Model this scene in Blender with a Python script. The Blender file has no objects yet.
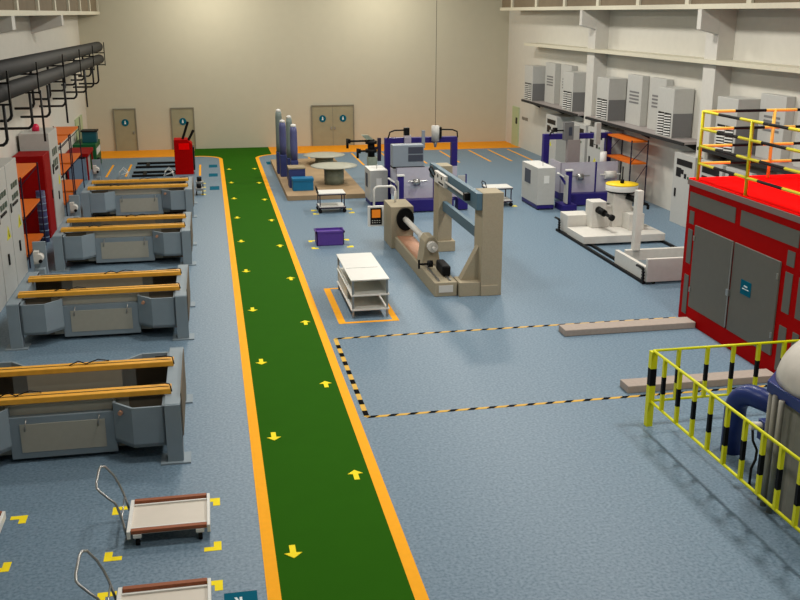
import bpy, bmesh, math, random
from mathutils import Vector, Matrix
random.seed(7)
PI = math.pi
C = bpy.context.scene.collection
SC = bpy.context.scene

# ------------------------------------------------------------ materials
def srgb(c):
    return tuple((v/12.92 if v <= .04045 else ((v+.055)/1.055)**2.4) for v in c)
def mat(name, rgb, rough=.5, metal=0., noise=0., scale=8., rgb2=None, bump=0., bscale=60., alpha=1., emit=0., spec=.3, detail=3):
    m = bpy.data.materials.new(name); m.use_nodes = True
    nt = m.node_tree; b = nt.nodes['Principled BSDF']
    col = srgb(rgb)+(1,)
    b.inputs['Roughness'].default_value = rough
    b.inputs['Metallic'].default_value = metal
    b.inputs['Specular IOR Level'].default_value = spec
    tc = nt.nodes.new('ShaderNodeTexCoord')
    n = nt.nodes.new('ShaderNodeTexNoise'); n.inputs['Scale'].default_value = scale; n.inputs['Detail'].default_value = detail
    nt.links.new(tc.outputs['Object'], n.inputs['Vector'])
    r = nt.nodes.new('ShaderNodeValToRGB')
    k = noise if noise else .03
    c2 = srgb(rgb2) if rgb2 else tuple(v*(1-k) for v in col[:3])
    r.color_ramp.elements[0].position = .35; r.color_ramp.elements[1].position = .65
    r.color_ramp.elements[0].color = c2+(1,); r.color_ramp.elements[1].color = col
    nt.links.new(n.outputs['Fac'], r.inputs['Fac']); nt.links.new(r.outputs['Color'], b.inputs['Base Color'])
    if bump:
        n2 = nt.nodes.new('ShaderNodeTexNoise'); n2.inputs['Scale'].default_value = bscale
        nt.links.new(tc.outputs['Object'], n2.inputs['Vector'])
        bp = nt.nodes.new('ShaderNodeBump'); bp.inputs['Strength'].default_value = bump; bp.inputs['Distance'].default_value = .01
        nt.links.new(n2.outputs['Fac'], bp.inputs['Height']); nt.links.new(bp.outputs['Normal'], b.inputs['Normal'])
    if alpha < 1: b.inputs['Alpha'].default_value = alpha
    if emit:
        nt.links.new(r.outputs['Color'], b.inputs['Emission Color']); b.inputs['Emission Strength'].default_value = emit
    return m
M = dict(
 floor=mat('blue_grey_vinyl', (.475,.56,.63), .45, noise=.0, scale=20, rgb2=(.36,.455,.525), bump=.03, bscale=60, spec=.3, detail=8),
 green=mat('green_paint', (.155,.36,.03), .8, noise=.04, scale=2, spec=.04),
 stripe=mat('orange_floor_paint', (1.,.69,.13), .7, noise=.04, spec=.1),
 band=mat('ochre_floor_paint', (.93,.60,.10), .7, noise=.06, scale=3, spec=.15),
 arrow=mat('yellow_floor_paint', (1.,.90,.16), .7, spec=.1),
 tapey=mat('tape_yellow', (.86,.68,.25), .6), tapek=mat('tape_black', (.02,.02,.022), .8, spec=.05),
 teal=mat('teal_print', (.03,.36,.45), .8, spec=.05), tealw=mat('print_white', (.85,.9,.9), .6),
 wall=mat('warm_plaster', (.80,.79,.75), .8, noise=.03, scale=3, bump=.15, bscale=25, spec=.2),
 wallb=mat('back_plaster', (.75,.73,.65), .8, noise=.02, scale=2, bump=.1, bscale=18, spec=.2),
 ceil=mat('ceiling_paint', (.6,.6,.58), .9), 
 steelw=mat('girder_paint', (.80,.78,.70), .6, noise=.04), web=mat('girder_web', (.47,.42,.34), .8, noise=.1, scale=2),
 column=mat('column_paint', (.78,.77,.74), .7, noise=.04, scale=4, spec=.2),
 door=mat('door_paint', (.60,.585,.48), .55, noise=.08, scale=2), frame=mat('door_frame', (.50,.49,.43), .5),
 gdoor=mat('pale_green_paint', (.68,.74,.58), .6),
 duct=mat('dark_duct', (.13,.13,.13), .7, noise=.15, scale=3), pipe=mat('black_pipe', (.055,.05,.05), .45), ductcap=mat('duct_cap', (.35,.23,.23), .6),
 tank=mat('tank_blue_grey', (.52,.575,.61), .5, noise=.06, scale=3), tankin=mat('tank_lining', (.43,.39,.33), .75, noise=.12, scale=3),
 panel=mat('tank_panel', (.66,.65,.60), .5, noise=.04), beam=mat('yellow_beam', (.93,.68,.24), .5, noise=.12, scale=6),
 cable=mat('cable_black', (.06,.05,.05), .5),
 cab=mat('cabinet_enamel', (.72,.72,.70), .4, noise=.04), cabs=mat('cabinet_side', (.60,.57,.56), .5, noise=.03),
 slot=mat('slot_black', (.03,.03,.035), .5), grille=mat('grille_grey', (.45,.45,.45), .6), triy=mat('triangle_yellow', (.80,.78,.15), .6),
 red=mat('red_enamel', (.66,.0,.0), .7, noise=.08, scale=2, spec=.06), redd=mat('dark_red_enamel', (.55,.02,.02), .6, noise=.1, spec=.1), 
 redb=mat('lit_red', (1.,.0,.0), .8, spec=.04),  # enclosure roof brighter than its darkened body: overhead light put into the two reds
 ltgrey=mat('door_grey', (.39,.385,.355), .5, noise=.04), cornice=mat('cornice_grey', (.50,.43,.41), .6),
 orange=mat('shelf_orange', (.84,.42,.09), .55, noise=.05), purp=mat('shelf_post', (.13,.10,.19), .5),
 navy=mat('navy_enamel', (.16,.12,.44), .45, noise=.06), lilac=mat('lilac_panel', (.80,.78,.83), .3, noise=.05, alpha=.62), 
 white=mat('white_enamel', (.88,.88,.86), .4), offw=mat('off_white_casting', (.82,.81,.78), .6, noise=.05, bump=.1),
 beige=mat('beige_casting', (.65,.61,.52), .8, noise=.08, scale=30, spec=.15, bump=.15, bscale=60), coppr=mat('slideway_tan', (.72,.54,.43), .55, noise=.1, scale=12),
 steel=mat('brushed_steel', (.66,.66,.65), .3, metal=.8), greyc=mat('machine_grey', (.53,.57,.61), .5), darkg=mat('dark_grey_vent', (.25,.27,.32), .5),
 blueg=mat('blue_grey_beam', (.31,.42,.48), .5, noise=.05), black=mat('black_plastic', (.03,.03,.035), .6, spec=.2),
 screen=mat('orange_screen', (.85,.48,.12), .4, emit=.25), 
 tan=mat('platform_tan', (.66,.56,.43), .7, noise=.12, scale=1.5), tand=mat('box_top_tan', (.62,.56,.44), .6),
 stone=mat('disc_stone', (.68,.68,.62), .5, noise=.06, scale=4), gst=mat('pedestal_green_grey', (.56,.60,.54), .35, noise=.2, scale=5),
 colb=mat('column_violet_blue', (.33,.35,.52), .35, noise=.15, scale=2), colg=mat('column_green_grey', (.45,.50,.48), .4), boxb=mat('cabinet_blue', (.20,.24,.44), .5), boxt=mat('crate_teal', (.06,.42,.60), .5),
 purple=mat('crate_purple', (.36,.25,.60), .5, noise=.06), yel=mat('wheel_yellow', (.95,.80,.08), .5), saf=mat('rail_yellow', (.84,.80,.10), .4), safo=mat('rail_yellow_shaded', (.95,.76,.34), .45),  # safo: rail yellow shifted to amber, shade of the back run put into the colour
 fence=mat('fence_yellow', (.88,.88,.08), .4), 
 conc=mat('concrete', (.66,.61,.57), .8, noise=.08, scale=12), concd=mat('concrete_side', (.40,.38,.36), .8, noise=.1, scale=12),
 blue=mat('vessel_blue', (.13,.20,.44), .35, noise=.06), dome=mat('dome_white', (.80,.78,.74), .45, noise=.1, scale=5), vess=mat('vessel_cladding', (.56,.55,.51), .5, noise=.1, scale=6),
 brown=mat('brown_bumper', (.60,.35,.23), .6, noise=.1, scale=20), cartw=mat('cart_cream', (.84,.81,.76), .5, noise=.02), 
 tgreen=mat('machine_green', (.03,.33,.17), .5), tteal=mat('monitor_teal', (.10,.33,.37), .4), lblue=mat('light_blue_grey', (.45,.53,.62), .5),
 rolls=mat('blue_wrap', (.27,.29,.46), .5, noise=.5, scale=6), pinkl=mat('lamp_pink', (.80,.12,.28), .3), dial=mat('dial_dark', (.27,.33,.28), .4), glyph=mat('faded_lettering', (.45,.42,.36), .7),
)

# ------------------------------------------------------------ geometry helpers
class MB:
    def __init__(s, root=None):
        s.bm = bmesh.new(); s.i = 0; s.o = Vector((0,0,0))
        if root is not None: s.o = -Vector(root.location)
    def m(s, i): s.i = i; return s
    def face(s, pts):
        vs = [s.bm.verts.new(Vector(p)+s.o) for p in pts]
        f = s.bm.faces.new(vs); f.material_index = s.i; return f
    def box(s, x0,x1,y0,y1,z0,z1):
        p=[Vector((x,y,z))+s.o for z in (z0,z1) for y in (y0,y1) for x in (x0,x1)]
        v=[s.bm.verts.new(q) for q in p]
        for q in ((0,2,3,1),(4,5,7,6),(0,1,5,4),(2,6,7,3),(0,4,6,2),(1,3,7,5)):
            f=s.bm.faces.new([v[k] for k in q]); f.material_index=s.i
        return s
    def prism(s, poly, z0, z1, axis='z'):
        def P(a,b,c):
            return {'z':(a,b,c),'y':(a,c,b),'x':(c,a,b)}[axis]
        lo=[s.bm.verts.new(Vector(P(a,b,z0))+s.o) for a,b in poly]
        hi=[s.bm.verts.new(Vector(P(a,b,z1))+s.o) for a,b in poly]
        n=len(poly); fs=[s.bm.faces.new(lo[::-1]), s.bm.faces.new(hi)]
        for k in range(n): fs.append(s.bm.faces.new((lo[k],lo[(k+1)%n],hi[(k+1)%n],hi[k])))
        for f in fs: f.material_index=s.i
        return s
    def cyl(s, p0, p1, r, n=12, r1=None, cap=True):
        p0=Vector(p0)+s.o; p1=Vector(p1)+s.o; r1=r if r1 is None else r1
        d=(p1-p0).normalized(); a=d.orthogonal().normalized(); b=d.cross(a)
        A=[];B=[]
        for k in range(n):
            t=2*PI*k/n; u=a*math.cos(t)+b*math.sin(t)
            A.append(s.bm.verts.new(p0+u*r)); B.append(s.bm.verts.new(p1+u*r1))
        for k in range(n):
            f=s.bm.faces.new((A[k],A[(k+1)%n],B[(k+1)%n],B[k])); f.material_index=s.i; f.smooth=n>8
        if cap:
            f=s.bm.faces.new(A[::-1]); f.material_index=s.i; f=s.bm.faces.new(B); f.material_index=s.i
        return s
    def tube(s, pts, r, n=8):
        P=[Vector(p)+s.o for p in pts]; rings=[]; prev=None
        for k,p in enumerate(P):
            if k==0: d=P[1]-P[0]
            elif k==len(P)-1: d=P[-1]-P[-2]
            else: d=(P[k+1]-p).normalized()+(p-P[k-1]).normalized()
            d.normalize()
            a=d.orthogonal().normalized() if prev is None else (prev-d*prev.dot(d)).normalized()
            prev=a; b=d.cross(a)
            rings.append([s.bm.verts.new(p+(a*math.cos(2*PI*j/n)+b*math.sin(2*PI*j/n))*r) for j in range(n)])
        for k in range(len(rings)-1):
            for j in range(n):
                f=s.bm.faces.new((rings[k][j],rings[k][(j+1)%n],rings[k+1][(j+1)%n],rings[k+1][j])); f.material_index=s.i; f.smooth=True
        f=s.bm.faces.new(rings[0][::-1]); f.material_index=s.i
        f=s.bm.faces.new(rings[-1]); f.material_index=s.i
        return s
    def lathe(s, prof, c, n=24, smooth=True):
        c=Vector(c)+s.o; R=[]
        for r,z in prof:
            R.append([s.bm.verts.new(c+Vector((r*math.cos(2*PI*k/n+PI/n), r*math.sin(2*PI*k/n+PI/n), z))) for k in range(n)])
        for a,b in zip(R,R[1:]):
            for k in range(n):
                f=s.bm.faces.new((a[k],a[(k+1)%n],b[(k+1)%n],b[k])); f.material_index=s.i; f.smooth=smooth
        f=s.bm.faces.new(R[0][::-1]); f.material_index=s.i
        f=s.bm.faces.new(R[-1]); f.material_index=s.i
        return s
    def walls(s, poly, z0, z1, t=.04, closed=False):
        n=len(poly)
        for k in range(n if closed else n-1):
            a=Vector(poly[k]+(0,)) if len(poly[k])==2 else Vector(poly[k]); b=Vector(poly[(k+1)%n]+(0,))
            d=(b-a).normalized(); q=Vector((-d.y,d.x,0))*t
            s.prism([(a.x,a.y),(b.x,b.y),(b.x+q.x,b.y+q.y),(a.x+q.x,a.y+q.y)], z0, z1)
        return s
    def build(s, name, mt, parent=None, bevel=0., label=None):
        bmesh.ops.recalc_face_normals(s.bm, faces=s.bm.faces)
        me=bpy.data.meshes.new(name); s.bm.to_mesh(me); s.bm.free()
        for q in (mt if isinstance(mt,(list,tuple)) else [mt]): me.materials.append(M[q])
        o=bpy.data.objects.new(name, me); C.objects.link(o)
        if parent is not None: o.parent=parent
        if bevel:
            b=o.modifiers.new('bevel','BEVEL'); b.width=bevel; b.segments=2; b.limit_method='ANGLE'
        if label: o['label']=label
        return o
def tag(o, label, cat, group=None):
    o['label']=label; o['category']=cat
    if group: o['group']=group
    return o
def thing(name, label, cat, loc=(0,0,0), group=None):
    o=bpy.data.objects.new(name, None); C.objects.link(o); o.location=loc; o.empty_display_size=.2
    return tag(o, label, cat, group)
def struct(name, mb, mt, bevel=0.):
    o=mb.build(name, mt, None, bevel); o['kind']='structure'; return o
def dup(root, loc, label=None, rotz=None, group=None):
    r=root.copy(); C.objects.link(r); r.location=loc
    if label: r['label']=label
    if group: r['group']=group
    if rotz is not None: r.rotation_euler=(0,0,rotz)
    for ch in list(root.children):
        c=ch.copy(); C.objects.link(c); c.parent=r
        for g in list(ch.children):
            d=g.copy(); C.objects.link(d); d.parent=c
    return r
def arc(c, r, a0, a1, n, plane='xz'):
    out=[]
    for k in range(n+1):
        a=math.radians(a0+(a1-a0)*k/n); u=r*math.cos(a); v=r*math.sin(a)
        if plane=='xz': out.append((c[0]+u,c[1],c[2]+v))
        elif plane=='yz': out.append((c[0],c[1]+u,c[2]+v))
        else: out.append((c[0]+u,c[1]+v,c[2]))
    return out

# ------------------------------------------------------------ the hall
XL,XR,YB,YF,ZC = -6.7,17.7,57.0,-12.0,11.5
fl=struct('floor', MB().box(XL-.3,XR+.3,YF-.3,YB+.3,-.2,0), 'floor')
bw=struct('wall_back', MB().box(XL-.3,XR+.3,YB,YB+.3,0,ZC), 'wallb')
lw=struct('wall_left', MB().box(XL-.3,XL,YF,YB,0,ZC), 'wall')
rw=struct('wall_right', MB().box(XR,XR+.3,YF,YB,0,ZC), 'wall')
struct('wall_front', MB().box(XL-.3,XR+.3,YF-.3,YF,0,ZC), 'darkg')
struct('ceiling', MB().box(XL-.3,XR+.3,YF-.3,YB+.3,ZC,ZC+.3), 'ceil')

# painted floor: green walkway with orange borders
z1,z2,z3=.004,.008,.012
g=MB()
g.box(.55,2.4,YF,52.6,0,z1); g.box(-.9,3.3,53.85,YB,0,z1)
def fillet(cx, sgn):
    pts=[]
    for k in range(9):
        a=math.radians(90*k/8); pts.append((cx+sgn*1.28*math.cos(a), 52.6+1.28*math.sin(a)))
    return pts
L=fillet(-.8, 1); R=fillet(3.75,-1)
g.prism(L+[(-.8,53.88),(1.48,53.88),(1.48,52.6)],0,z1)
g.prism([(x,y) for x,y in R]+[(3.3,53.88),(1.48,53.88),(1.48,52.6)][::1],0,z1)
g.build('walkway','green',fl)
b=MB()
def strip(path, w, z0, z1, mb):
    for k in range(len(path)-1):
        a=Vector(path[k]).to_3d(); c=Vector(path[k+1]).to_3d(); d=(c-a).normalized(); q=Vector((-d.y,d.x,0))*w/2
        mb.prism([(a.x-q.x,a.y-q.y),(c.x-q.x,c.y-q.y),(c.x+q.x,c.y+q.y),(a.x+q.x,a.y+q.y)],z0,z1)
lp=[(.51,YF),(.51,52.6)]+[( -.8+1.31*math.cos(math.radians(a)),52.6+1.31*math.sin(math.radians(a))) for a in range(10,91,10)]+[(-1.2,53.91)]
strip(lp,.185,0,z2,b); b.build('border_stripe','stripe',fl)
b=MB()
rp=[(2.44,YF),(2.44,52.6)]+[( 3.75-1.31*math.cos(math.radians(a)),52.6+1.31*math.sin(math.radians(a))) for a in range(10,91,10)]+[(4.2,53.91)]
strip(rp,.185,0,z2,b); b.build('border_stripe','stripe',fl)
MB().box(XL,-.9,54.0,YB,0,z1).build('wall_band','band',fl)
MB().box(3.3,XR,54.0,YB,0,z1).build('wall_band','band',fl)
def arrow(x,y,s):
    P=[(-.045,-.19),(.045,-.19),(.045,.02),(.13,.03),(0,.17),(-.13,.03),(-.045,.02)]
    P=[(x+a,y+s*c) for a,c in P]
    return MB().prism(P,0,z3).build('arrow_marking','arrow',fl)
for k in range(11): arrow(.855, 8.4+4.055*k, -1)
for y in (10.4,14.71,18.95,23.25,27.55,31.8,36.05,40.35,44.6,48.88): arrow(2.11,y,1)
# black and yellow hazard tape
def hazard(p,q,w=.085,pitch=.40,bl=.15,sk=.05):
    mb=MB(); a=Vector(p).to_3d(); c=Vector(q).to_3d(); L=(c-a).length; d=(c-a).normalized(); n=Vector((-d.y,d.x,0))*w/2
    mb.m(0).prism([tuple((a-n)[:2]),tuple((c-n)[:2]),tuple((c+n)[:2]),tuple((a+n)[:2])],0,z1)
    t=.05; mb.m(1)
    while t<L-.2:
        s0=a+d*t; s1=a+d*(t+bl); k=d*sk
        mb.prism([tuple((s0-n-k)[:2]),tuple((s1-n-k)[:2]),tuple((s1+n+k)[:2]),tuple((s0+n+k)[:2])],0,z2)
        t+=pitch
    mb.build('hazard_tape',['tapey','tapek'],fl)
hazard((2.68,17.08),(11.5,17.08)); hazard((2.68,21.86),(11.5,21.86)); hazard((2.69,17.1),(2.69,21.84),.1,.57,.24,0)
# parking bays by the back wall
for x in (5.2,7.7,9.35,11.0,12.75,14.45,15.6,16.75): MB().box(x-.05,x+.05,49.0,53.5,0,z1).build('bay_line','stripe',fl)
MB().box(-.62,-.52,47.2,50.8,0,z1).build('bay_line','stripe',fl)
MB().box(-4.1,-4.0,47.6,51.5,0,z1).build('bay_line','stripe',fl)
MB().box(-5.0,-4.9,47.6,51.5,0,z1).build('bay_line','stripe',fl)
# orange frame under the three-tier bench
o=MB(); o.box(2.93,3.11,22.98,26.3,0,z1); o.box(4.32,4.48,22.98,26.3,0,z1); o.box(3.11,4.32,22.98,23.1,0,z1); o.box(3.11,4.32,26.2,26.3,0,z1)
o.build('bench_outline','stripe',fl)
# yellow L corners
def corner(x,y,sx,sy,a=.25,t=.11):
    P=[(0,0),(-sx*a,0),(-sx*a,-sy*t),(-sx*t,-sy*t),(-sx*t,-sy*a),(0,-sy*a)]
    MB().prism([(x+u,y+v) for u,v in P],0,z1).build('corner_marking','arrow',fl)
for (x0,x1,y0,y1) in ((-1.82,-.16,12.72,14.33),(-1.82,-.16,10.3,11.93),(-4.8,-3.1,12.72,14.33)):
    corner(x1,y1,1,1); corner(x0,y1,-1,1); corner(x1,y0,1,-1); corner(x0,y0,-1,-1)
for (x0,x1,y0,y1) in ((3.12,4.52,31.15,32.4),(3.78,5.4,36.85,37.75),(10.6,12.05,36.9,38.1)):
    for sx,x in ((1,x1),(-1,x0)):
        for sy,y in ((1,y1),(-1,y0)): corner(x,y,sx,sy,.22,.12)
for y in (44.95,43.9,42.95,42.1): MB().box(-.5,-.3,y-.08,y+.08,0,z1).build('corner_marking','arrow',fl)
# teal floor stickers with a pale emblem
def sticker(x,y,w,h):
    s=MB().box(x-w/2,x+w/2,y-h/2,y+h/2,0,z1).build('floor_sticker','teal',fl)
    if y>20: return
    e=MB()
    e.box(x-w*.22,x+w*.22,y-h*.03,y+h*.03,z1,z1+.003); e.box(x-w*.04,x+w*.04,y-h*.3,y+h*.3,z1,z1+.003)
    e.prism([(x-w*.2,y+h*.3),(x-w*.12,y+h*.3),(x+w*.2,y-h*.3),(x+w*.12,y-h*.3)],z1,z1+.003)
    e.build('emblem','tealw',s)
sticker(.07,11.28,.44,.62)
for x,y in ((.08,50.2),(.06,47.3),(.08,43.6),(3.03,50.7)): sticker(x,y,.42,.95)

# doors
def door(n, x0, x1, z, leaves):
    d=MB().box(x0,x1,YB-.06,YB,0.0,z).build('door_%d'%n,'door'); d['kind']='structure'
    f=MB(); f.box(x0-.06,x0,YB-.1,YB,0,z+.06); f.box(x1,x1+.06,YB-.1,YB,0,z+.06); f.box(x0,x1,YB-.1,YB,z,z+.06); f.build('door_frame','frame',d)
    w=(x1-x0)/leaves
    for k in range(leaves):
        cx=x0+w*(k+.5)
        s=MB().cyl((cx,YB-.06,1.58),(cx,YB-.085,1.58),.2,24).build('round_sign','teal',d)
        e=MB(); e.cyl((cx,YB-.085,1.65),(cx,YB-.09,1.65),.035,12); e.prism([(cx-.05,1.5),(cx+.05,1.5),(cx+.035,1.61),(cx-.035,1.61)],YB-.09,YB-.085,'y'); e.build('sign_figure','tealw',s)
        hx = x1-.12 if leaves==1 else (x0+w-.1 if k==0 else x0+w+.1)
        MB().box(hx-.025,hx+.025,YB-.12,YB-.06,.95,1.1).build('door_handle','steel',d)
    if leaves==2: MB().box(x0+w-.012,x0+w+.012,YB-.07,YB-.06,0,z).build('door_seam','frame',d)
door(1,-5.2,-4.08,2.3,1); door(2,-2.06,-.87,2.3,1); door(3,5.92,8.32,2.3,2)
d=MB().box(XR-.06,XR,54.4,55.6,0,2.25).build('door_4','gdoor'); d['kind']='structure'
MB().box(XR-.09,XR-.06,54.6,54.85,1.3,1.65).build('door_window','slot',d)
d=MB().box(XL,XL+.06,51.8,54.6,0,2.3).build('door_5','gdoor'); d['kind']='structure'
MB().box(XL+.06,XL+.1,53.15,53.25,0,2.3).build('door_seam','frame',d)
s=MB()
for k in range(5):
    y=53.9-k*.22; s.box(XR-.015,XR,y-.16,y-.12,1.62,1.8); s.box(XR-.015,XR,y-.12,y-.02,1.76,1.8)
    if k%2: s.box(XR-.015,XR,y-.12,y-.02,1.62,1.66)
    s.box(XR-.015,XR,y-.06,y-.02,1.64,1.78)
s.build('wall_lettering','glyph',rw)

# columns, ledge and crane girders
def rcol(n,y):
    m=MB(); m.box(17.08,XR,y,y+.85,0,ZC)
    m.prism([(17.08,7.62),(16.4,7.62),(16.4,6.97),(17.08,6.8)],y,y+.28,'y')
    struct('trim_%d'%n,m,'column',.01)
rcol(1,31.2); rcol(2,42.05); rcol(3,20.95)
struct('trim_4',MB().box(16.9,XR,8,51.6,5.82,5.96),'steelw')
for n,y in ((5,31.05),(6,41.6),(7,20.5)):
    m=MB(); m.prism([(XL,7.42),(-5.5,7.42),(-5.5,7.02),(XL,6.72)],y,y+.5,'y');
    struct('trim_%d'%n,m,'column',.01)
def girder(x0,x1,z,y1,name,label,ys,face):
    t=thing(name,label,'crane girder',((x0+x1)/2,20,z))
    MB(t).box(x0,x1,4,y1,z,z+.16).build('bottom_flange','steelw',t)
    xm=x1-.16 if face>0 else x0+.16
    MB(t).box(xm-.04,xm+.04,4,y1,z+.16,z+1.0).build('web','web',t)
    MB(t).box(x0,x1,4,y1,z+1.0,z+1.16).build('top_flange','steelw',t)
    for y in ys: MB(t).box(x0+.03 if face<0 else xm+.04,(xm-.04) if face<0 else x1-.03,y-.14,y+.14,z+.16,z+1.0).build('stiffener','steelw',t)
girder(-6.3,-5.5,7.42,56.9,'crane_girder','pale crane girder with brown web running along the left wall',[8.3+4.03*k for k in range(13)],1)
girder(16.4,17.06,7.63,54.6,'crane_girder','pale crane girder with brown web running along the right wall',[8.2+4.03*k for k in range(12)],-1)

# ------------------------------------------------------------ air conditioning units on right wall shelf
for n,(a,c) in enumerate(((43.0,51.3),(32.45,41.95),(18,31.4))):
    t=thing('wall_shelf',['dark edged wall shelf at the far end of the right wall','dark edged wall shelf between the two wall columns','dark edged wall shelf behind the rooftop railing'][n],'shelf',(17.2,a,2.8),'shelves under the air conditioners')
    MB(t).box(16.82,XR-.0,a,c,2.93,3.02).build('shelf_board','cabs',t)
    MB(t).box(16.76,16.82,a,c,2.89,3.0).build('edge_pipe','duct',t)
    for k in range(3):
        y=a+.4+(c-a-.8)*k/2; MB(t).prism([(XR,2.93),(16.9,2.93),(XR,2.55)],y-.03,y+.03,'y').build('bracket','duct',t)
def ac_big(loc,label):
    t=thing('air_conditioner',label,'air conditioner',loc,'boxy units with louvre grilles')
    m=MB(); m.box(0,.8,0,1.33,.0,1.8); m.build('casing','cab',t,.012)
    MB().box(0.02,.79,-.008,0,.02,.9).build('side_cover','grille',t)
    for k in (0,1):
        y0=.12+k*.56; g=MB(); g.box(-.012,-.002,y0,y0+.5,.06,.9); gr=g.build('grille','slot',t)
        s=MB()
        for q in range(8): s.prism([(y0,.10+q*.1),(y0,.145+q*.1),(y0+.5,.115+q*.1),(y0+.5,.07+q*.1)],-.022,-.010,'x')
        s.build('louvres','white',gr)
    return t
def ac_slim(loc,label):
    t=thing('air_conditioner',label,'air conditioner',loc,'slim units with small vents')
    MB().box(0,.3,0,1.45,0,2.02).build('casing','cab',t,.012)
    g=MB()
    for q in range(4):
        g.box(-.012,0,.25,1.15,.88+q*.14,.95+q*.14)
    g.build('vent','grille',t)
    return t
A=ac_big((16.85,49.8,3.021),'large pale cooling unit farthest along the right wall shelf')
for y,l in ((44.0,'large cooling unit with louvre grilles just beyond the far wall column'),(39.75,'large cooling unit with louvre grilles just in front of the far wall column'),(33.7,'large cooling unit with louvre grilles just beyond the near wall column'),(29.2,'large cooling unit behind the left end of the rooftop railing'),(23.3,'large cooling unit nearest along the right wall shelf')):
    dup(A,(16.85,y-.1,3.021),l)
B=ac_slim((17.39,47.9,3.021),'slim cooling unit second from the far end of the shelf')
for y,l in ((45.7,'slim cooling unit partly behind the large one beyond the far column'),(37.65,'slim cooling unit standing free in the middle shelf between the columns'),(35.5,'slim cooling unit partly behind the large one by the near column'),(27.35,'slim cooling unit seen through the rooftop railing'),(25.2,'slim cooling unit at the right edge of the picture')):
    dup(B,(17.39,y-.1,3.021),l)

# floor cabinets along the right wall
def rcab(y0,y1,label,h=2.6):
    t=thing('electrical_cabinet',label,'electrical cabinet',(16.8,y0,0),'white cabinets under the wall shelf')
    w=y1-y0
    MB().box(0,.9,0,w,0,h).build('casing','cab',t,.01)
    MB().box(-.012,0,w*.12,w*.85,h-.42,h-.2).build('display_slot','slot',t)
    m=MB(); m.box(-.012,0,w*.62,w*.85,h-.85,h-.52); m.box(-.012,0,w*.5,w*.62,h-.72,h-.56); m.box(-.012,0,w*.36,w*.46,h-.85,h-.68); m.build('switches','slot',t)
    MB().box(-.012,0,w*.24,w*.3,h-.85,h-.76).build('indicator','tgreen',t)
    if y0>35: MB().prism([(w*.4,h-1.5),(w*.6,h-1.5),(w*.5,h-1.3)],-.012,0,'x').build('warning_triangle','triy',t)
    MB().box(-.03,0,w*.8,w*.86,1.0,1.3).build('door_handle','slot',t)
rcab(45.7,47.3,'white cabinet with dark side farthest along the right wall')
rcab(41.9,43.7,'white cabinet second from the far end, seen through the navy gantry')
rcab(39.7,41.6,'white cabinet between the second one and the orange shelving')
rcab(31.5,33.1,'white cabinet with black display slot left of the red enclosure')
rcab(29.6,31.2,'white cabinet partly hidden behind the red enclosure corner')
rcab(27.8,29.4,'white cabinet hidden mostly behind the red enclosure roof')

# orange shelving
def rack(name,label,x0,x1,y0,y1,zs,ztop,group=None):
    t=thing('shelving_rack',label,'shelving',((x0+x1)/2,(y0+y1)/2,0),group)
    for x in (x0,x1):
        for y in (y0,y1): MB(t).box(x-.02,x+.02,y-.02,y+.02,0,ztop).build('post','purp',t)
    for z in zs: MB(t).box(x0+.03,x1-.03,y0-.0,y1+.0,z-.07,z).build('shelf_board','orange',t)
    for y in (y0,y1):
        for a,c in zip(zs,zs[1:]): MB(t).tube([(x0,y,a),(x1,y,c-.1)],.015,6).build('brace','purp',t)
    return t
rack('r','orange shelving rack against the right wall behind the yellow wheel',16.45,17.15,36.1,38.6,(.6,1.75,2.62),2.64)
racks='orange shelving racks along the left wall'
rack('r','orange shelving rack between the white cabinets and the dark red cabinet',-6.6,-5.62,30.3,33.4,(.42,1.6,2.78),2.8,racks)
rack('r','orange shelving rack right behind the tall grey cabinet with pink lamp',-6.6,-5.55,38.35,40.75,(.5,1.65,2.8),2.82,racks)
rack('r','orange shelving rack farthest along the left wall',-6.6,-5.55,41.2,44.1,(.5,1.65,2.8),2.82,racks)
# left wall cabinets
def lcab(y0,y1,h,label):
    t=thing('control_cabinet',label,'electrical cabinet',(-5.62,y0,0),'white control cabinets in the left foreground')
    w=y1-y0
    MB().box(-1.0,0,0,w-.02,0,h).build('casing','cab',t,.01)
    for r in (0,1):
        for c in range(3):
            MB().box(0,.02,w*(.3+.2*c),w*(.42+.2*c),h-.75-r*.32,h-.6-r*.32).build('dial','dial',t)
    MB().box(0,.03,w*.25,w*.7,h-1.22,h-1.15).build('rotary_handle','slot',t)
    MB().box(0,.02,w*.06,w*.14,h-1.35,h-1.1).build('name_plate','slot',t)
    tr=MB().prism([(w*.55,h-1.95),(w*.85,h-1.95),(w*.7,h-1.6)],0,.012,'x').build('warning_triangle','triy',t)
    MB().prism([(w*.67,h-1.9),(w*.73,h-1.9),(w*.70,h-1.7)],.012,.018,'x').build('bolt_mark','slot',tr)
    MB().box(0,.04,w*.45,w*.5,h-2.6,h-2.3).build('door_handle','slot',t)
lcab(28.3,29.95,3.45,'white control cabinet beside the first orange rack on the left')
lcab(26.6,28.25,3.45,'white control cabinet cut by the left picture edge')
lcab(24.9,26.55,3.45,'white control cabinet out past the left edge')
t=thing('red_cabinet','dark red cabinet standing before the tall grey cabinet on the left','cabinet',(-5.6,34.5,0))
MB().box(-1.0,0,0,1.4,0,2.85).build('casing','redd',t,.015)
MB().box(0,.012,.1,1.3,.15,2.7).build('door','redd',t)
MB().box(0,.04,1.1,1.15,1.2,1.5).build('handle','slot',t)
t=thing('tall_cabinet','tall grey cabinet with a pink lamp on its top','electrical cabinet',(-5.6,36.1,0))
MB().box(-1.0,0,0,2.0,0,3.42).build('casing','cab',t,.01)
for r in range(2):
    for c in range(3): MB().box(0,.02,.5+.4*c,.7+.4*c,2.55-r*.4,2.8-r*.4).build('dial','dial',t)
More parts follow.
